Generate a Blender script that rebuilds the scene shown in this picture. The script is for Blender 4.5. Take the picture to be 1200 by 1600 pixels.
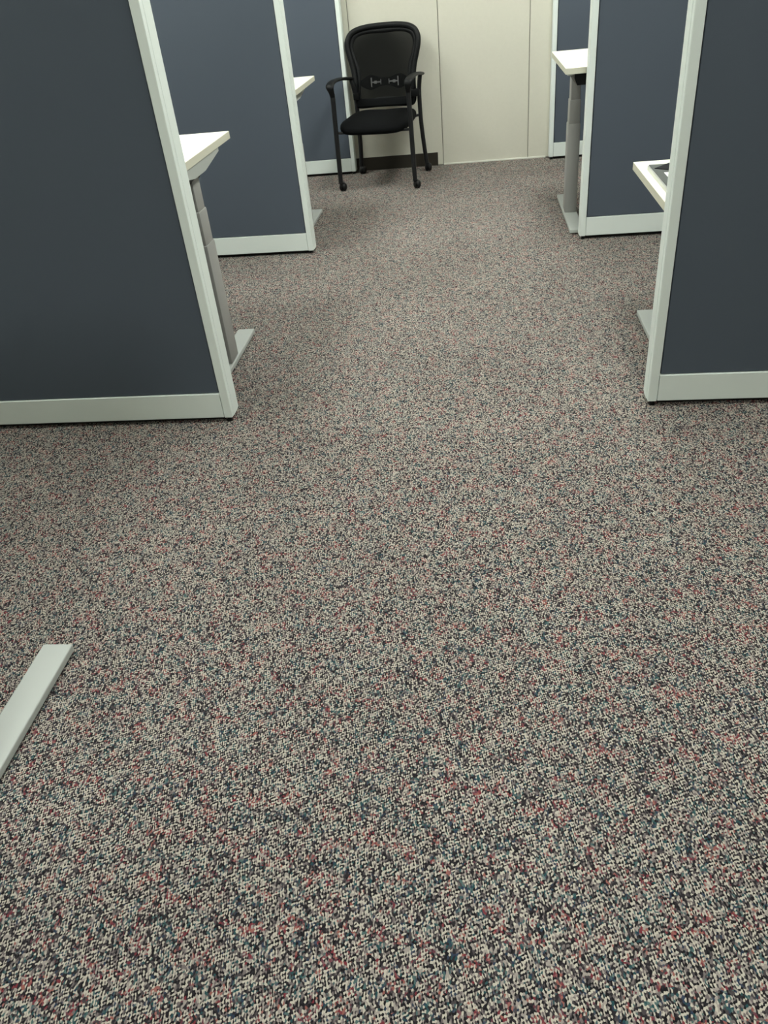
import bpy, bmesh, math, random
from mathutils import Vector, Matrix

for o in list(bpy.data.objects):
    bpy.data.objects.remove(o)
S = bpy.context.scene
COL = S.collection
random.seed(4)

# ---------------------------------------------------------------- camera
CAM_H = 1.2
F_PX = 1212.67
R0 = Vector((0.9919954, 0.0911300, -0.0874096))     # right
R1 = Vector((0.0184851, 0.5799638, 0.8144325))      # up
R2 = Vector((-0.1249136, 0.8095290, -0.5736369))    # forward
cam_d = bpy.data.cameras.new('camera')
cam = bpy.data.objects.new('camera', cam_d)
COL.objects.link(cam)
cam.matrix_world = Matrix(((R0.x, R1.x, -R2.x, 0), (R0.y, R1.y, -R2.y, 0), (R0.z, R1.z, -R2.z, CAM_H), (0, 0, 0, 1)))
cam_d.sensor_fit = 'VERTICAL'
cam_d.sensor_height = 32.0
cam_d.sensor_width = 24.0
cam_d.lens = F_PX * 32.0 / 1600.0
cam_d.clip_start = 0.02
S.camera = cam

# ---------------------------------------------------------------- light and exposure
S.view_settings.view_transform = 'Standard'
S.view_settings.look = 'None'
S.view_settings.gamma = 1.0
S.view_settings.use_curve_mapping = False
S.view_settings.exposure = 0.0
LAMP = 24.0                                # strength of the troffer diffusers
LAMP_COL = (0.97, 1.0, 0.94, 1)
w = bpy.data.worlds.new('world')
S.world = w
w.use_nodes = True
w.node_tree.nodes['Background'].inputs[0].default_value = (0.9, 1.0, 0.95, 1)
w.node_tree.nodes['Background'].inputs[1].default_value = 0.0

# ---------------------------------------------------------------- materials
def srgb(r, g, b):
    def c(v):
        v /= 255.0
        return v / 12.92 if v <= 0.04045 else ((v + 0.055) / 1.055) ** 2.4
    return (c(r), c(g), c(b), 1)

def mat(name, col, rough=0.5, spec=0.5, metal=0.0, noise=0.0, nscale=40.0, bump=0.0, bscale=300.0, coat=0.0):
    m = bpy.data.materials.new(name)
    m.use_nodes = True
    nt = m.node_tree
    b = nt.nodes['Principled BSDF']
    b.inputs['Base Color'].default_value = col
    b.inputs['Roughness'].default_value = rough
    b.inputs['Specular IOR Level'].default_value = spec
    b.inputs['Metallic'].default_value = metal
    b.inputs['Coat Weight'].default_value = coat
    tc = nt.nodes.new('ShaderNodeTexCoord')
    if noise:
        n = nt.nodes.new('ShaderNodeTexNoise')
        n.inputs['Scale'].default_value = nscale
        n.inputs['Detail'].default_value = 5
        nt.links.new(tc.outputs['Object'], n.inputs['Vector'])
        mr = nt.nodes.new('ShaderNodeMapRange')
        mr.inputs['To Min'].default_value = 1 - noise
        mr.inputs['To Max'].default_value = 1 + noise
        nt.links.new(n.outputs['Fac'], mr.inputs['Value'])
        mx = nt.nodes.new('ShaderNodeVectorMath')
        mx.operation = 'SCALE'
        mx.inputs[0].default_value = col[:3]
        nt.links.new(mr.outputs[0], mx.inputs['Scale'])
        nt.links.new(mx.outputs[0], b.inputs['Base Color'])
    if bump:
        n2 = nt.nodes.new('ShaderNodeTexNoise')
        n2.inputs['Scale'].default_value = bscale
        n2.inputs['Detail'].default_value = 3
        nt.links.new(tc.outputs['Object'], n2.inputs['Vector'])
        bp = nt.nodes.new('ShaderNodeBump')
        bp.inputs['Strength'].default_value = bump
        bp.inputs['Distance'].default_value = 0.002
        nt.links.new(n2.outputs['Fac'], bp.inputs['Height'])
        nt.links.new(bp.outputs[0], b.inputs['Normal'])
    return m

M_FABRIC = mat('slate_fabric', (0.083, 0.100, 0.126, 1), 0.85, 0.2, noise=0.06, nscale=500, bump=0.15, bscale=900)
M_TRIM = mat('white_enamel', (0.74, 0.80, 0.765, 1), 0.42, 0.4, noise=0.02, nscale=9)
M_CORE = mat('black_core', (0.008, 0.009, 0.011, 1), 0.8, 0.2)
M_KICK = mat('black_kick', (0.018, 0.017, 0.015, 1), 0.7, 0.3)
M_LAM = mat('cream_laminate', (0.80, 0.79, 0.66, 1), 0.45, 0.4, noise=0.03, nscale=6)
M_EDGE = mat('cream_edge_band', (0.62, 0.61, 0.50, 1), 0.5, 0.3)
M_STEEL = mat('silver_paint', (0.41, 0.435, 0.41, 1), 0.45, 0.5, noise=0.02, nscale=20)
M_COLM = mat('silver_column', (0.31, 0.31, 0.295, 1), 0.45, 0.5)
M_BLACKP = mat('black_plastic', (0.007, 0.007, 0.007, 1), 0.5, 0.25)
M_WALL = mat('beige_wall_vinyl', (0.60, 0.585, 0.50, 1), 0.8, 0.2, noise=0.03, nscale=60, bump=0.25, bscale=220)
M_WALLTRIM = mat('pale_wall_trim', (0.72, 0.72, 0.64, 1), 0.6, 0.3)
M_JOINT = mat('wall_joint', (0.22, 0.21, 0.18, 1), 0.9, 0.1)
M_BASE = mat('dark_brown_vinyl', (0.028, 0.024, 0.017, 1), 0.6, 0.3)
M_CEIL = mat('ceiling_tile', (0.78, 0.80, 0.76, 1), 0.9, 0.1)
M_PAINT = mat('painted_wall', (0.68, 0.69, 0.63, 1), 0.85, 0.1)
M_CHFRAME = mat('charcoal_steel', (0.012, 0.0125, 0.0135, 1), 0.45, 0.3)
M_CHPLAS = mat('black_chair_plastic', (0.006, 0.0066, 0.007, 1), 0.5, 0.17)
M_SEAT = mat('black_seat_fabric', (0.0032, 0.0036, 0.004, 1), 0.85, 0.1, bump=0.3, bscale=700)
M_GREYMARK = mat('grey_slider', (0.12, 0.12, 0.12, 1), 0.5, 0.4)
M_SILVER = mat('silver_rim', (0.55, 0.56, 0.54, 1), 0.3, 0.6, metal=0.4)
M_DEVICE = mat('dark_grey_shell', (0.07, 0.078, 0.07, 1), 0.5, 0.4)
M_STICKER = mat('white_sticker', (0.85, 0.86, 0.80, 1), 0.6, 0.3)

M_MESH = bpy.data.materials.new('black_mesh_weave')
M_MESH.use_nodes = True
nt = M_MESH.node_tree
pb = nt.nodes['Principled BSDF']
pb.inputs['Base Color'].default_value = (0.0022, 0.0026, 0.0026, 1)
pb.inputs['Roughness'].default_value = 0.7
pb.inputs['Specular IOR Level'].default_value = 0.1
tr = nt.nodes.new('ShaderNodeBsdfTransparent')
mx = nt.nodes.new('ShaderNodeMixShader')
mx.inputs[0].default_value = 0.915
nt.links.new(tr.outputs[0], mx.inputs[1])
nt.links.new(pb.outputs[0], mx.inputs[2])
nt.links.new(mx.outputs[0], nt.nodes['Material Output'].inputs['Surface'])

M_LAMP = bpy.data.materials.new('lit_diffuser')
M_LAMP.use_nodes = True
nt = M_LAMP.node_tree
nt.nodes.remove(nt.nodes['Principled BSDF'])
em = nt.nodes.new('ShaderNodeEmission')
em.inputs[0].default_value = LAMP_COL
em.inputs[1].default_value = LAMP
nt.links.new(em.outputs[0], nt.nodes['Material Output'].inputs['Surface'])

def carpet():
    m = bpy.data.materials.new('loop_pile_carpet')
    m.use_nodes = True
    nt = m.node_tree
    N, L = nt.nodes, nt.links
    b = N['Principled BSDF']
    b.inputs['Roughness'].default_value = 0.95
    b.inputs['Specular IOR Level'].default_value = 0.1
    tc = N.new('ShaderNodeTexCoord')
    # loop rows are set diagonally, slightly wavy
    wob = N.new('ShaderNodeTexNoise'); wob.inputs['Scale'].default_value = 45; wob.inputs['Detail'].default_value = 1
    L.new(tc.outputs['Object'], wob.inputs['Vector'])
    ws = N.new('ShaderNodeVectorMath'); ws.operation = 'SCALE'; ws.inputs['Scale'].default_value = 0.008
    L.new(wob.outputs['Color'], ws.inputs[0])
    wa = N.new('ShaderNodeVectorMath'); wa.operation = 'ADD'
    L.new(tc.outputs['Object'], wa.inputs[0]); L.new(ws.outputs[0], wa.inputs[1])
    mp = N.new('ShaderNodeMapping')
    PITCH = 0.0028
    mp.inputs['Rotation'].default_value = (0, 0, math.radians(27))
    mp.inputs['Scale'].default_value = (1 / PITCH, 0.68 / PITCH, 1)
    L.new(wa.outputs[0], mp.inputs['Vector'])
    vo = N.new('ShaderNodeTexVoronoi'); vo.voronoi_dimensions = '2D'
    vo.inputs['Scale'].default_value = 1.0
    vo.inputs['Randomness'].default_value = 0.85
    L.new(mp.outputs[0], vo.inputs['Vector'])
    sc = N.new('ShaderNodeSeparateColor'); L.new(vo.outputs['Color'], sc.inputs[0])
    def ramp(src, stops, interp='CONSTANT'):
        r = N.new('ShaderNodeValToRGB'); r.color_ramp.interpolation = interp
        el = r.color_ramp.elements
        while len(el) > len(stops): el.remove(el[-1])
        while len(el) < len(stops): el.new(0.5)
        for e, (p, c) in zip(el, stops): e.position = p; e.color = c
        L.new(src, r.inputs[0]); return r
    # alternation of pale and dark yarn, from the cell's own place in the weave
    wv = N.new('ShaderNodeSeparateXYZ'); L.new(vo.outputs['Position'], wv.inputs[0])
    def mth(op, a, bb=None, cc=None):
        n = N.new('ShaderNodeMath'); n.operation = op
        for k, v in enumerate((a, bb, cc)):
            if v is None: continue
            if isinstance(v, (int, float)): n.inputs[k].default_value = v
            else: L.new(v, n.inputs[k])
        return n.outputs[0]
    sx = mth('SINE', mth('MULTIPLY', wv.outputs[0], math.pi)); sy = mth('SINE', mth('MULTIPLY', wv.outputs[1], math.pi))
    chk = mth('MULTIPLY', sx, sy)
    key = mth('ADD', mth('MULTIPLY', chk, 0.44), mth('MULTIPLY_ADD', sc.outputs[0], 0.66, 0.19))
    pale = ramp(key, [(0.0, srgb(27, 25, 28)), (0.20, srgb(42, 39, 42)), (0.36, srgb(68, 63, 65)),
                      (0.49, srgb(106, 98, 97)), (0.64, srgb(146, 138, 132)), (0.84, srgb(176, 169, 157))])
    # dyed yarns come in clusters a few centimetres long
    cl = N.new('ShaderNodeTexNoise'); cl.inputs['Scale'].default_value = 34; cl.inputs['Detail'].default_value = 2
    L.new(tc.outputs['Object'], cl.inputs['Vector'])
    cl2 = N.new('ShaderNodeTexNoise'); cl2.inputs['Scale'].default_value = 27; cl2.inputs['Detail'].default_value = 1
    off = N.new('ShaderNodeVectorMath'); off.operation = 'ADD'; off.inputs[1].default_value = (7.3, 2.1, 0)
    L.new(tc.outputs['Object'], off.inputs[0]); L.new(off.outputs[0], cl2.inputs['Vector'])
    warm = ramp(sc.outputs[1], [(0.0, srgb(122, 50, 58)), (0.3, srgb(152, 96, 88)), (0.7, srgb(104, 60, 70))])
    cool = ramp(sc.outputs[1], [(0.0, srgb(40, 78, 82)), (0.4, srgb(46, 60, 80)), (0.7, srgb(80, 106, 104))])
    sel = mth('GREATER_THAN', cl2.outputs['Fac'], 0.48)
    wc = N.new('ShaderNodeMix'); wc.data_type = 'RGBA'
    L.new(sel, wc.inputs[0]); L.new(warm.outputs[0], wc.inputs[6]); L.new(cool.outputs[0], wc.inputs[7])
    dens = N.new('ShaderNodeMapRange')
    dens.inputs['From Min'].default_value = 0.42; dens.inputs['From Max'].default_value = 0.72
    dens.inputs['To Min'].default_value = 0.10; dens.inputs['To Max'].default_value = 0.62
    L.new(cl.outputs['Fac'], dens.inputs['Value'])
    use = mth('LESS_THAN', sc.outputs[2], dens.outputs[0])
    dark = mth('LESS_THAN', key, 0.66)
    use = mth('MULTIPLY', use, dark)
    mix = N.new('ShaderNodeMix'); mix.data_type = 'RGBA'
    L.new(mth('MULTIPLY', use, 0.76), mix.inputs[0]); L.new(pale.outputs[0], mix.inputs[6]); L.new(wc.outputs[2], mix.inputs[7])
    # broad wear of the walked aisle
    big = N.new('ShaderNodeTexNoise'); big.inputs['Scale'].default_value = 2.2; big.inputs['Detail'].default_value = 3
    L.new(tc.outputs['Object'], big.inputs['Vector'])
    bm_ = N.new('ShaderNodeMapRange'); bm_.inputs['From Min'].default_value = 0.3; bm_.inputs['From Max'].default_value = 0.7
    bm_.inputs['To Min'].default_value = 0.93; bm_.inputs['To Max'].default_value = 1.07
    L.new(big.outputs['Fac'], bm_.inputs['Value'])
    fin = N.new('ShaderNodeVectorMath'); fin.operation = 'SCALE'
    L.new(mix.outputs[2], fin.inputs[0]); L.new(bm_.outputs[0], fin.inputs['Scale'])
    L.new(fin.outputs[0], b.inputs['Base Color'])
    hgt = mth('SUBTRACT', 1.0, vo.outputs['Distance'])
    bp = N.new('ShaderNodeBump'); bp.inputs['Strength'].default_value = 0.55; bp.inputs['Distance'].default_value = 0.002
    L.new(hgt, bp.inputs['Height']); L.new(bp.outputs[0], b.inputs['Normal'])
    return m
M_CARPET = carpet()

# ---------------------------------------------------------------- mesh helpers
class MB:
    def __init__(self):
        self.bm = bmesh.new()
    def box(self, x0, x1, y0, y1, z0, z1, bev=0.0, seg=2):
        t = bmesh.new()
        vs = [t.verts.new((x, y, z)) for z in (z0, z1) for x, y in ((x0, y0), (x1, y0), (x1, y1), (x0, y1))]
        for f in ((3, 2, 1, 0), (4, 5, 6, 7), (0, 1, 5, 4), (1, 2, 6, 5), (2, 3, 7, 6), (3, 0, 4, 7)):
            t.faces.new([vs[i] for i in f])
        if bev:
            bmesh.ops.bevel(t, geom=list(t.edges), offset=bev, segments=seg, affect='EDGES', profile=0.5)
        self._join(t)
        return self
    def prism(self, pts, axis, a, b):
        """polygon pts in the two other axes, swept along axis from a to b"""
        def P(u, v, s):
            return {'x': (s, u, v), 'y': (u, s, v), 'z': (u, v, s)}[axis]
        bm = self.bm
        A = [bm.verts.new(P(u, v, a)) for u, v in pts]
        B = [bm.verts.new(P(u, v, b)) for u, v in pts]
        n = len(pts)
        bm.faces.new(A); bm.faces.new(B[::-1])
        for i in range(n):
            bm.faces.new([A[i], B[i], B[(i + 1) % n], A[(i + 1) % n]])
        return self
    def cyl(self, p0, p1, r0, r1=None, n=16):
        return self.sweep([p0, p1], [(r0, r0), ((r1 or r0), (r1 or r0))], n)
    def sweep(self, path, radii, n=12, closed=False, side=None):
        """tube of elliptical section; radii = list of (a along side, b across)"""
        bm = self.bm
        path = [Vector(p) for p in path]
        m = len(path)
        if isinstance(radii, tuple): radii = [radii] * m
        rings = []
        prev = None
        for i, p in enumerate(path):
            if closed: t = path[(i + 1) % m] - path[i - 1]
            else: t = path[min(i + 1, m - 1)] - path[max(i - 1, 0)]
            t.normalize()
            if side is not None: s = Vector(side)
            elif prev is not None: s = prev
            else: s = Vector((1, 0, 0)) if abs(t.x) < 0.9 else Vector((0, 1, 0))
            s = (s - t * s.dot(t)).normalized()
            prev = s
            u = t.cross(s)
            a, b = radii[i]
            rings.append([bm.verts.new(p + s * (a * math.cos(2 * math.pi * k / n)) + u * (b * math.sin(2 * math.pi * k / n))) for k in range(n)])
        for i in range(m if closed else m - 1):
            A, B = rings[i], rings[(i + 1) % m]
            for k in range(n):
                bm.faces.new([A[k], A[(k + 1) % n], B[(k + 1) % n], B[k]])
        if not closed:
            bm.faces.new(rings[0][::-1]); bm.faces.new(rings[-1])
        return self
    def _join(self, t):
        me = bpy.data.meshes.new('t'); t.to_mesh(me); t.free()
        self.bm.from_mesh(me); bpy.data.meshes.remove(me)
    def build(self, name, m, parent=None, smooth=False, loc=None):
        bmesh.ops.recalc_face_normals(self.bm, faces=list(self.bm.faces))
        me = bpy.data.meshes.new(name)
        self.bm.to_mesh(me); self.bm.free()
        me.materials.append(m)
        if smooth:
            me.polygons.foreach_set('use_smooth', [True] * len(me.polygons))
            if smooth == 'angle':
                me.set_sharp_from_angle(angle=math.radians(40))
        o = bpy.data.objects.new(name, me)
        COL.objects.link(o)
        if parent is not None: o.parent = parent
        if loc: o.location = loc
        return o

def thing(name, label, cat, loc=(0, 0, 0), rz=0.0, group=None):
    o = bpy.data.objects.new(name, None)
    o.empty_display_size = 0.1
    COL.objects.link(o)
    o.location = loc
    o.rotation_euler = (0, 0, rz)
    o['label'] = label
    o['category'] = cat
    if group: o['group'] = group
    return o

def structure(o, label=None):
    o['kind'] = 'structure'
    if label: o['label'] = label
    return o

def catmull(pts, closed=True, sub=6):
    n = len(pts); out = []
    for i in range(n if closed else n - 1):
        def g(k):
            return Vector(pts[k % n]) if closed else Vector(pts[max(0, min(n - 1, k))])
        p0, p1, p2, p3 = g(i - 1), g(i), g(i + 1), g(i + 2)
        for s in range(sub):
            t = s / sub
            out.append(0.5 * ((2 * p1) + (p2 - p0) * t + (2 * p0 - 5 * p1 + 4 * p2 - p3) * t * t + (3 * p1 - p0 - 3 * p2 + p3) * t ** 3))
    if not closed: out.append(Vector(pts[-1]))
    return out

# ---------------------------------------------------------------- room shell
XL, XR, YB, YW, ZC = -2.75, 2.55, -2.6, 5.985, 2.70
structure(MB().box(XL - .1, XR + .1, YB - .1, YW + .1, -0.1, 0.0).build('floor', M_CARPET), 'grey heathered loop pile carpet flecked with maroon and teal')
structure(MB().box(XL - .1, XR + .1, YB - .1, YW + .1, ZC, ZC + .1).build('ceiling', M_CEIL), 'white ceiling')
structure(MB().box(XL - .1, XL, YB, YW + .1, 0, ZC).build('wall_left', M_PAINT), 'painted side wall')
structure(MB().box(XR, XR + .1, YB, YW + .1, 0, ZC).build('wall_right', M_PAINT), 'painted side wall')
structure(MB().box(XL - .1, XR + .1, YB - .1, YB, 0, ZC).build('wall_front', M_PAINT), 'painted wall behind the viewer')
# back wall: vinyl faced panels with open joints in front of a darker backing
wb = structure(MB().box(XL, XR, YW, YW + .1, 0, ZC).build('wall_back', M_JOINT), 'beige panelled wall at the end of the aisle')
seams = [XL, -1.99, -1.40, -0.812, -0.2245, 0.3675, 0.957, 1.55, 2.14, XR]
for a, b_ in zip(seams[:-1], seams[1:]):
    MB().box(a + .0022, b_ - .0022, YW - .008, YW, 0.004, ZC - .002, 0.0015, 1).build('wall_panel', M_WALL, wb)
structure(MB().box(XL, -0.262, YW - .0125, YW - .008, 0, 0.086, 0.0015, 1).build('baseboard_back', M_BASE), 'dark brown vinyl baseboard behind the chair')
structure(MB().box(-0.222, 0.49, YW - .013, YW - .008, 0, 0.011, 0.001, 1).build('trim_1', M_WALLTRIM), 'thin pale strip along the foot of the end wall')

# ceiling troffers
for i, (x, y) in enumerate([(-0.65, -0.95), (-1.9, 2.5), (0.6, 2.2), (-1.9, 4.7), (0.6, 4.6)]):
    t = thing('ceiling_light', 'lit ceiling troffer, ' + ['rear', 'middle left', 'middle right', 'far left', 'far right'][i] + ' one of the rows overhead', 'ceiling light', (x, y, ZC), 0, 'ceiling troffers')
    f = MB()
    f.box(-.32, -.30, -.62, .62, -.03, -.0005); f.box(.30, .32, -.62, .62, -.03, -.0005)
    f.box(-.30, .30, -.62, -.60, -.03, -.0005); f.box(-.30, .30, .60, .62, -.03, -.0005)
    f.build('frame', M_TRIM, t)
    MB().box(-.30, .30, -.60, .60, -.022, -.012).build('diffuser', M_LAMP, t)

# ---------------------------------------------------------------- partitions
TH = 0.08          # thickness
PH = 1.66          # height
def partition(label, xe, xo, y, rz, dirn):
    """xe: aisle end, length runs towards dirn (+1 right, -1 left); y: front face"""
    t = thing('cubicle_divider', label, 'divider', (xe, y, 0), rz, 'cubicle dividers')
    Ln = xo
    def bx(mb, a, b, y0, y1, z0, z1, bev=0.0, seg=1):
        x0, x1 = sorted((dirn * a, dirn * b))
        return mb.box(x0, x1, y0, y1, z0, z1, bev, seg)
    # dark inner frame
    bx(MB(), .006, Ln, .014, TH - .014, .019, PH - .02).build('inner_frame', M_CORE, t)
    # white end post: two ridged faces
    p = MB()
    bx(p, 0, .0275, 0, TH, .0155, PH, .0022, 2)
    p.build('end_post', M_TRIM, t)
    q = MB(); bx(q, -.0016, .002, .020, TH - .020, .016, PH - .004, .0008, 1); q.build('end_cap_strip', M_TRIM, t)
    for y0, y1 in ((.006, .016), (TH - .016, TH - .006)):
        bx(MB(), .0312, Ln, y0, y1, .1055, PH - .045, .002, 2).build('fabric_panel', M_FABRIC, t)
    for y0, y1 in ((0, .016), (TH - .016, TH)):
        bx(MB(), .0288, Ln, y0, y1, .0175, .104, .0012, 1).build('base_rail', M_TRIM, t)
    bx(MB(), .0288, Ln, 0, TH, PH - .042, PH, .002, 2).build('top_rail', M_TRIM, t)
    bx(MB(), .034, Ln, .022, TH - .022, 0, .0188).build('kick_strip', M_KICK, t)
    for yy in (.012, TH - .012):
        f = MB()
        f.cyl((dirn * .016, yy, 0), (dirn * .016, yy, .004), .010, .010, 14)
        f.cyl((dirn * .016, yy, .004), (dirn * .016, yy, .0158), .0065, .0065, 12)
        f.build('levelling_foot', M_BLACKP, t)
    return t

partition('nearest divider on the left, large slate fabric screen with white end post', -.818, 1.92, 2.232, math.radians(-.2), -1)
partition('nearest divider on the right, slate fabric screen with white post at the frame edge', .521, 2.02, 2.242, math.radians(-.8), 1)
partition('middle left slate divider, second from the viewer, ending beside the grey desk foot', -.848, 1.89, 4.052, math.radians(-1.3), -1)
partition('middle right slate divider between the low desk and the white desk', .509, 2.03, 4.012, 0.0, 1)
partition('far left slate divider behind the left arm of the black chair', -.848, 1.89, 5.893, 0.0, -1)
partition('far right slate divider against the beige wall, behind the small white desk top', .508, 2.03, 5.893, 0.0, 1)

# ---------------------------------------------------------------- sit stand desks
def desk(label, side, xe, y0, y1, zt, foot_x, fy0, fy1, col_y, length=1.55):
    """side +1: desk runs to the right of the aisle edge xe; foot_x = aisle edge of the foot"""
    t = thing('standing_desk', label, 'desk', (xe, 0, 0), 0, 'height adjustable desks')
    def X(a, b):
        return tuple(sorted((side * a, side * b)))
    tk = 0.0255
    a, b_ = X(.0012, length)
    MB().box(a, b_, y0 + .0012, y1 - .0012, zt - tk, zt, .0012, 1).build('desktop', M_LAM, t)
    e = MB()
    e.box(*X(0, .0014), y0, y1, zt - tk + .0008, zt - .0008)
    e.box(*X(.0014, length), y0, y0 + .0014, zt - tk + .0008, zt - .0008)
    e.box(*X(.0014, length), y1 - .0014, y1, zt - tk + .0008, zt - .0008)
    e.build('edge_band', M_EDGE, t)
    zu = zt - tk
    for off in (abs(foot_x - xe), length - .05 - .07):
        cx = side * (off + .035)
        # foot bar with rounded ends of its long edges
        f = MB(); f.box(cx - .035, cx + .035, fy0, fy1, .006, .024, .003, 2)
        foot = f.build('foot', M_STEEL, t)
        for yy in (fy0 + .04, fy1 - .04):
            MB().cyl((cx, yy, 0), (cx, yy, .007), .014, .014, 14).build('glide', M_BLACKP, foot)
        # three nested stages, thickest at the bottom
        zl = .024; zh = zu - .028; span = zh - zl
        hts = (zl, zl + span * .655, zl + span * .82, zh)
        if span < .55: hts = (zl, zl + min(span * .86, .5), zl + span * .93, zh)
        c = None
        for k in range(3):
            wx, wy = ((.031, .047), (.0275, .043), (.024, .039))[k]
            m_ = MB(); m_.box(cx - wx, cx + wx, col_y - wy, col_y + wy, hts[k] - (0 if k == 0 else .02), hts[k + 1], .006, 2)
            if c is None: c = m_.build('column', M_COLM, t, 'angle')
            else: m_.build('column_stage', M_COLM, c, 'angle')
        # tapered side bracket that carries the top
        L_ = (y1 - y0) / 2 - .135
        pts = [(col_y - L_, zu), (col_y - L_, zu - .012), (col_y - .06, zu - .039), (col_y + .06, zu - .039), (col_y + L_, zu - .012), (col_y + L_, zu)]
        MB().prism(pts, 'x', *X(off - .010, off)).build('support_bracket', M_STEEL, t)
        h0, h1 = X(off + .0008, off + .105)
        MB().prism([(h0, zu - .001), (h0, zu - .030), (h0 + .014, zu - .058), (h1 - .014, zu - .058), (h1, zu - .030), (h1, zu - .001)], 'y', y0 + .085, col_y + .06).build('motor_housing', M_BLACKP, t)
    # beam under the top between the legs
    MB().box(*X(abs(foot_x - xe) + .10, length - .125), col_y - .03, col_y + .03, zu - .035, zu - .0005, .003, 1).build('crossbeam', M_STEEL, t)
    return t

d0 = desk('desk at the left frame edge of which only the silver foot shows on the carpet', -1, -.865, .36, 1.20, 1.05, -.914, .42, 1.172, .765)
d1 = desk('cream desk corner and silver leg between the two nearest left dividers', -1, -.905, 2.335, 3.10, .75, -.918, 2.345, 2.99, 2.69)
d2 = desk('small cream desk corner seen left of the chair between middle and far left dividers', -1, -.895, 4.19, 4.955, .726, -.930, 4.21, 4.868, 4.53)
d3 = desk('low cream desk on the right carrying the dark device', 1, .550, 2.345, 2.995, .562, .612, 2.36, 2.986, 2.66)
d4 = desk('white desk with its whole silver column and foot in view at far right', 1, .420, 4.135, 4.91, .742, .470, 4.105, 4.832, 4.475)

# ---------------------------------------------------------------- dark device on the low desk
dv = thing('tablet_device', 'flat dark grey device with silver rim and white sticker lying on the low right desk', 'device', (.573, 2.86, .562))
bm = MB(); bm.box(0, .34, -.42, 0, 0, .015, .002, 2); bm.build('rim', M_SILVER, dv)
bm = MB(); bm.box(.0035, .3365, -.4165, -.0035, .0151, .0172, .0005, 1); bm.build('shell', M_DEVICE, dv)
bm = MB(); bm.prism([(.010, -.068), (.066, -.006), (.27, -.006), (.27, -.16), (.049, -.097)], 'z', .0173, .0195); bm.build('black_wedge', M_CORE, dv)  # black wedge-shaped patch laid on top of the shell
bm = MB(); bm.box(.028, .11, -.20, -.127, .0173, .0178); bm.build('sticker', M_STICKER, dv)

# ---------------------------------------------------------------- guest chair
ch = thing('guest_chair', 'black mesh back guest chair with arms and ball casters by the end wall', 'chair', (-.603, 5.607, 0), math.radians(-7.5))
def backy(x, z):
    # recline and slight wrap round the sitter
    return .195 + max(0, z - .43) * .235 - .05 * (x / .25) ** 2 * min(1, max(0, (z - .42) / .15)) + .02
half = [(.0, .900), (.10, .897), (.178, .885), (.226, .862), (.249, .823), (.251, .782), (.241, .73), (.225, .665), (.215, .60), (.211, .54), (.211, .475), (.203, .436), (.178, .424), (.09, .424)]
full = half + [(0, .424)] + [(-x, z) for x, z in half[::-1][:-1]]
XC = -.016
outl = catmull([(x, z, 0) for x, z in full], True, 5)
ctr = Vector((0, .66, 0))
def shrink(p, d):
    v = (p - ctr); l = v.length
    return ctr + v * ((l - d) / l)
# outer rim of the back
def ring(d):
    return [(q.x + XC, backy(q.x, q.y), q.y) for q in (shrink(p, d) for p in outl)]
rim = MB()
path = ring(.017)
rim.sweep(path, [(.016, .018)] * len(path), 10, True, side=(0, 1, 0))
bf = rim.build('back_frame', M_CHPLAS, ch, True)
# flat border inside the rim
def band(d0, d1, dy, name, m, parent, th=.006):
    mb = MB(); b = mb.bm
    rows = []
    for dd, yy in ((d0, dy), (d1, dy), (d1, dy + th), (d0, dy + th)):
        rows.append([b.verts.new((x, y + yy, z)) for x, y, z in ring(dd)])
    n = len(rows[0])
    for i in range(4):
        A, B = rows[i], rows[(i + 1) % 4]
        for k in range(n):
            b.faces.new([A[k], A[(k + 1) % n], B[(k + 1) % n], B[k]])
    return mb.build(name, m, parent, True)
band(.026, .058, -.002, 'inner_border', M_CHPLAS, bf)
# lower solid bar of the back
lb = MB(); b = lb.bm
NX = 18
g = []
for zz, dy in ((.428, -.014), (.435, -.02), (.468, -.02), (.476, -.012), (.476, .008), (.428, .008)):
    g.append([b.verts.new((XC + (i / NX * 2 - 1) * .192, backy((i / NX * 2 - 1) * .192, zz) + dy, zz + (.006 * (abs(i / NX * 2 - 1)) ** 3 if dy == -.012 else 0))) for i in range(NX + 1)])
for r in range(6):
    A, B = g[r], g[(r + 1) % 6]
    for i in range(NX): b.faces.new([A[i], A[i + 1], B[i + 1], B[i]])
b.faces.new([r[0] for r in g]); b.faces.new([r[-1] for r in g])
lb.build('lower_bar', M_SEAT, ch, 'angle')
# mesh
mm = MB(); b = mm.bm
rows = []
for s in range(1, 9):
    row = []
    for p in outl:
        q = ctr + (shrink(p, .036) - ctr) * (s / 8)
        row.append(b.verts.new((q.x + XC, backy(q.x, q.y) - .001, q.y)))
    rows.append(row)
c0 = b.verts.new((XC, backy(0, ctr.y) - .001, ctr.y))
n = len(outl)
for k in range(n): b.faces.new([c0, rows[0][k], rows[0][(k + 1) % n]])
for s in range(7):
    for k in range(n): b.faces.new([rows[s][k], rows[s + 1][k], rows[s + 1][(k + 1) % n], rows[s][(k + 1) % n]])
mm.build('back_mesh', M_MESH, ch, True)
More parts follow.
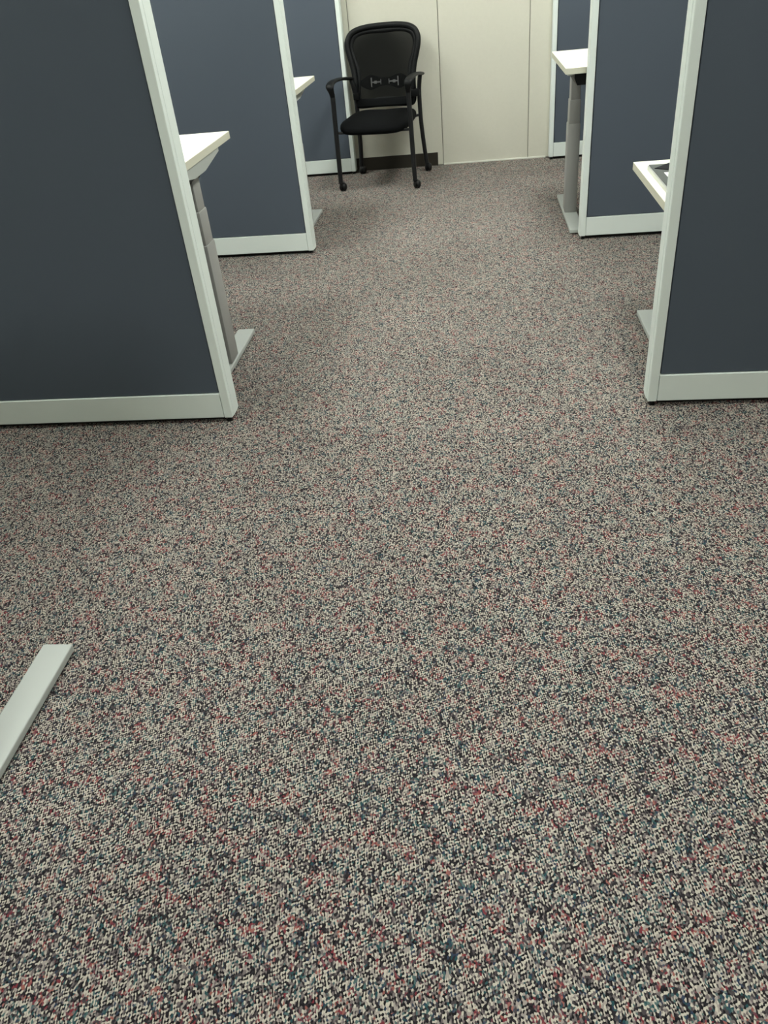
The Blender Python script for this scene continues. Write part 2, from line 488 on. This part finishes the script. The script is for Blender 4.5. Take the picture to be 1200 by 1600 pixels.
# lumbar pad behind the mesh: bow tie outline with two sliders
lm = MB(); b = lm.bm
top, bot = [], []
NL = 28
for i in range(NL + 1):
    u = i / NL * 2 - 1
    hh = .0225 + .020 * math.exp(-((abs(u) - .58) / .28) ** 2)
    hh *= math.sqrt(max(0.02, 1 - abs(u) ** 9))
    top.append((u * .168, .569 + hh)); bot.append((u * .168, .569 - hh))
for dy in (.004, .014):
    pass
F = [b.verts.new((XC + x, backy(x, z) + .003, z)) for x, z in top]; F2 = [b.verts.new((XC + x, backy(x, z) + .003, z)) for x, z in bot]
K = [b.verts.new((XC + x, backy(x, z) + .013, z)) for x, z in top]; K2 = [b.verts.new((XC + x, backy(x, z) + .013, z)) for x, z in bot]
for i in range(NL):
    b.faces.new([F[i], F[i + 1], F2[i + 1], F2[i]]); b.faces.new([K[i + 1], K[i], K2[i], K2[i + 1]])
    b.faces.new([F[i], K[i], K[i + 1], F[i + 1]]); b.faces.new([F2[i + 1], K2[i + 1], K2[i], F2[i]])
b.faces.new([F[0], F2[0], K2[0], K[0]]); b.faces.new([F[-1], K[-1], K2[-1], F2[-1]])
lum = lm.build('lumbar_pad', M_BLACKP, ch, 'angle')
for sx in (-1, 1):
    sm = MB()
    def bb(x0, x1, z0, z1):
        xm = (x0 + x1) / 2; y = backy(xm, .569)
        a_, b2 = sorted((XC + sx * x0, XC + sx * x1))
        sm.box(a_, b2, y - .006, y + .003, z0, z1)
    bb(.088, .094, .543, .597); bb(.026, .030, .556, .584); bb(.030, .090, .566, .573); bb(.055, .072, .561, .577)
    sm.build('slider', M_GREYMARK, lum)

# seat pad
st = MB(); b = st.bm
def sgn(v, e): return math.copysign(abs(v) ** e, v)
NU, NV = 40, 14
rows = []
for j in range(NV + 1):
    ph = -math.pi / 2 + math.pi * j / NV
    row = []
    for i in range(NU):
        th = 2 * math.pi * i / NU
        cx_, sx_ = sgn(math.cos(th), .42), sgn(math.sin(th), .42)
        r_ = sgn(math.cos(ph), .45)
        x = cx_ * r_ * .236 * (1 - .07 * (sx_ * r_ + 1) / 2)
        y = sx_ * r_ * .238
        z = sgn(math.sin(ph), .75) * .042
        z += .378 - .022 * max(0, -y / .225) ** 3 + .008 * max(0, y / .225) - .006 * math.exp(-(x / .1) ** 2) * (1 if z > 0 else 0)
        row.append(b.verts.new((XC * .6 + x, y - .02, z)))
    rows.append(row)
for j in range(NV):
    for i in range(NU):
        try: b.faces.new([rows[j][i], rows[j][(i + 1) % NU], rows[j + 1][(i + 1) % NU], rows[j + 1][i]])
        except ValueError: pass
bmesh.ops.remove_doubles(b, verts=list(b.verts), dist=1e-5)
seat = st.build('seat', M_SEAT, ch, True)
sp = MB(); sp.box(-.19, .17, -.20, .17, .334, .352, .008, 2); sp.build('seat_shell', M_CHPLAS, ch, 'angle')
# cross rails under the seat
for yy, zz in ((-.215, .352), (.19, .362)):
    cr = MB(); xx = .240 if yy < 0 else .216
    cr.cyl((-xx, -.25 if yy < 0 else .22, zz), (-.17, yy + .03, zz - .012), .0085, .0085, 10)
    cr.cyl((xx, -.25 if yy < 0 else .22, zz), (.15, yy + .03, zz - .012), .0085, .0085, 10)
    cr.cyl((-.172, yy + .03, zz - .012), (.152, yy + .03, zz - .012), .0085, .0085, 10)
    cr.build('cross_rail', M_CHFRAME, ch, 'angle')
for s in (-1, 1):
    # front leg
    fl = MB()
    fl.sweep(catmull([(s * .250, -.25, .050), (s * .247, -.25, .2), (s * .244, -.25, .4), (s * .240, -.25, .575)], False, 4), (.0150, .0160), 14)
    fl.build('leg', M_CHFRAME, ch, 'angle')
    # rear leg
    rl = MB()
    rl.sweep(catmull([(s * .238, .255, .050), (s * .228, .248, .14), (s * .219, .225, .30), (s * .217, .215, .42), (s * .220, .205, .52), (s * .232, .195, .598)], False, 4), (.0145, .0150), 14)
    rl.build('leg', M_CHFRAME, ch, 'angle')
    # arm rest: rises from the front leg and runs back to the rear leg
    pth = catmull([(s * .240, -.248, .545), (s * .242, -.262, .585), (s * .246, -.268, .610), (s * .250, -.245, .626), (s * .252, -.16, .634), (s * .252, -.02, .629), (s * .248, .11, .616), (s * .240, .210, .604)], False, 4)
    m_ = len(pth); rad = []
    for i in range(m_):
        u = i / (m_ - 1)
        a = .014 + .013 * min(1, max(0, (u - .05) / .3)) - .006 * max(0, (u - .7) / .3)
        bb_ = .014 - .004 * min(1, u / .35)
        rad.append((a, bb_))
    ar = MB(); ar.sweep(pth, rad, 14, False, side=(1, 0, 0)); ar.build('armrest', M_CHPLAS, ch, 'angle')
    # bracket between back and rear leg
    br = MB(); x0, x1 = sorted((s * .172 + XC, s * .226)); br.box(x0, x1, .172, .222, .478, .520, .006, 2); br.build('back_bracket', M_CHPLAS, ch, 'angle')
    for fx, fy in ((.250, -.25), (.238, .255)):
        cs = MB()
        cx_, cy_ = s * fx, fy
        cs.cyl((cx_, cy_, .045), (cx_, cy_, .062), .010, .010, 12)
        ox, oy = .010, (.010 if fy < 0 else -.006)
        # hood
        cs.sweep([(cx_ + ox - .006, cy_ + oy, .030), (cx_ + ox + .006, cy_ + oy, .030)], [(.0235, .0235), (.0235, .0235)], 18)
        ca = cs.build('caster', M_CHPLAS, ch, 'angle')
        for k in (-1, 1):
            wv_ = MB()
            x0 = cx_ + ox + k * .006
            wv_.sweep([(x0, cy_ + oy, .0255), (x0 + k * .008, cy_ + oy, .0255), (x0 + k * .014, cy_ + oy, .0255), (x0 + k * .018, cy_ + oy, .0255)],
                      [(.0255, .0255), (.0245, .0245), (.0190, .0190), (.0110, .0110)], 20)
            wv_.build('wheel', M_BLACKP, ca, 'angle')
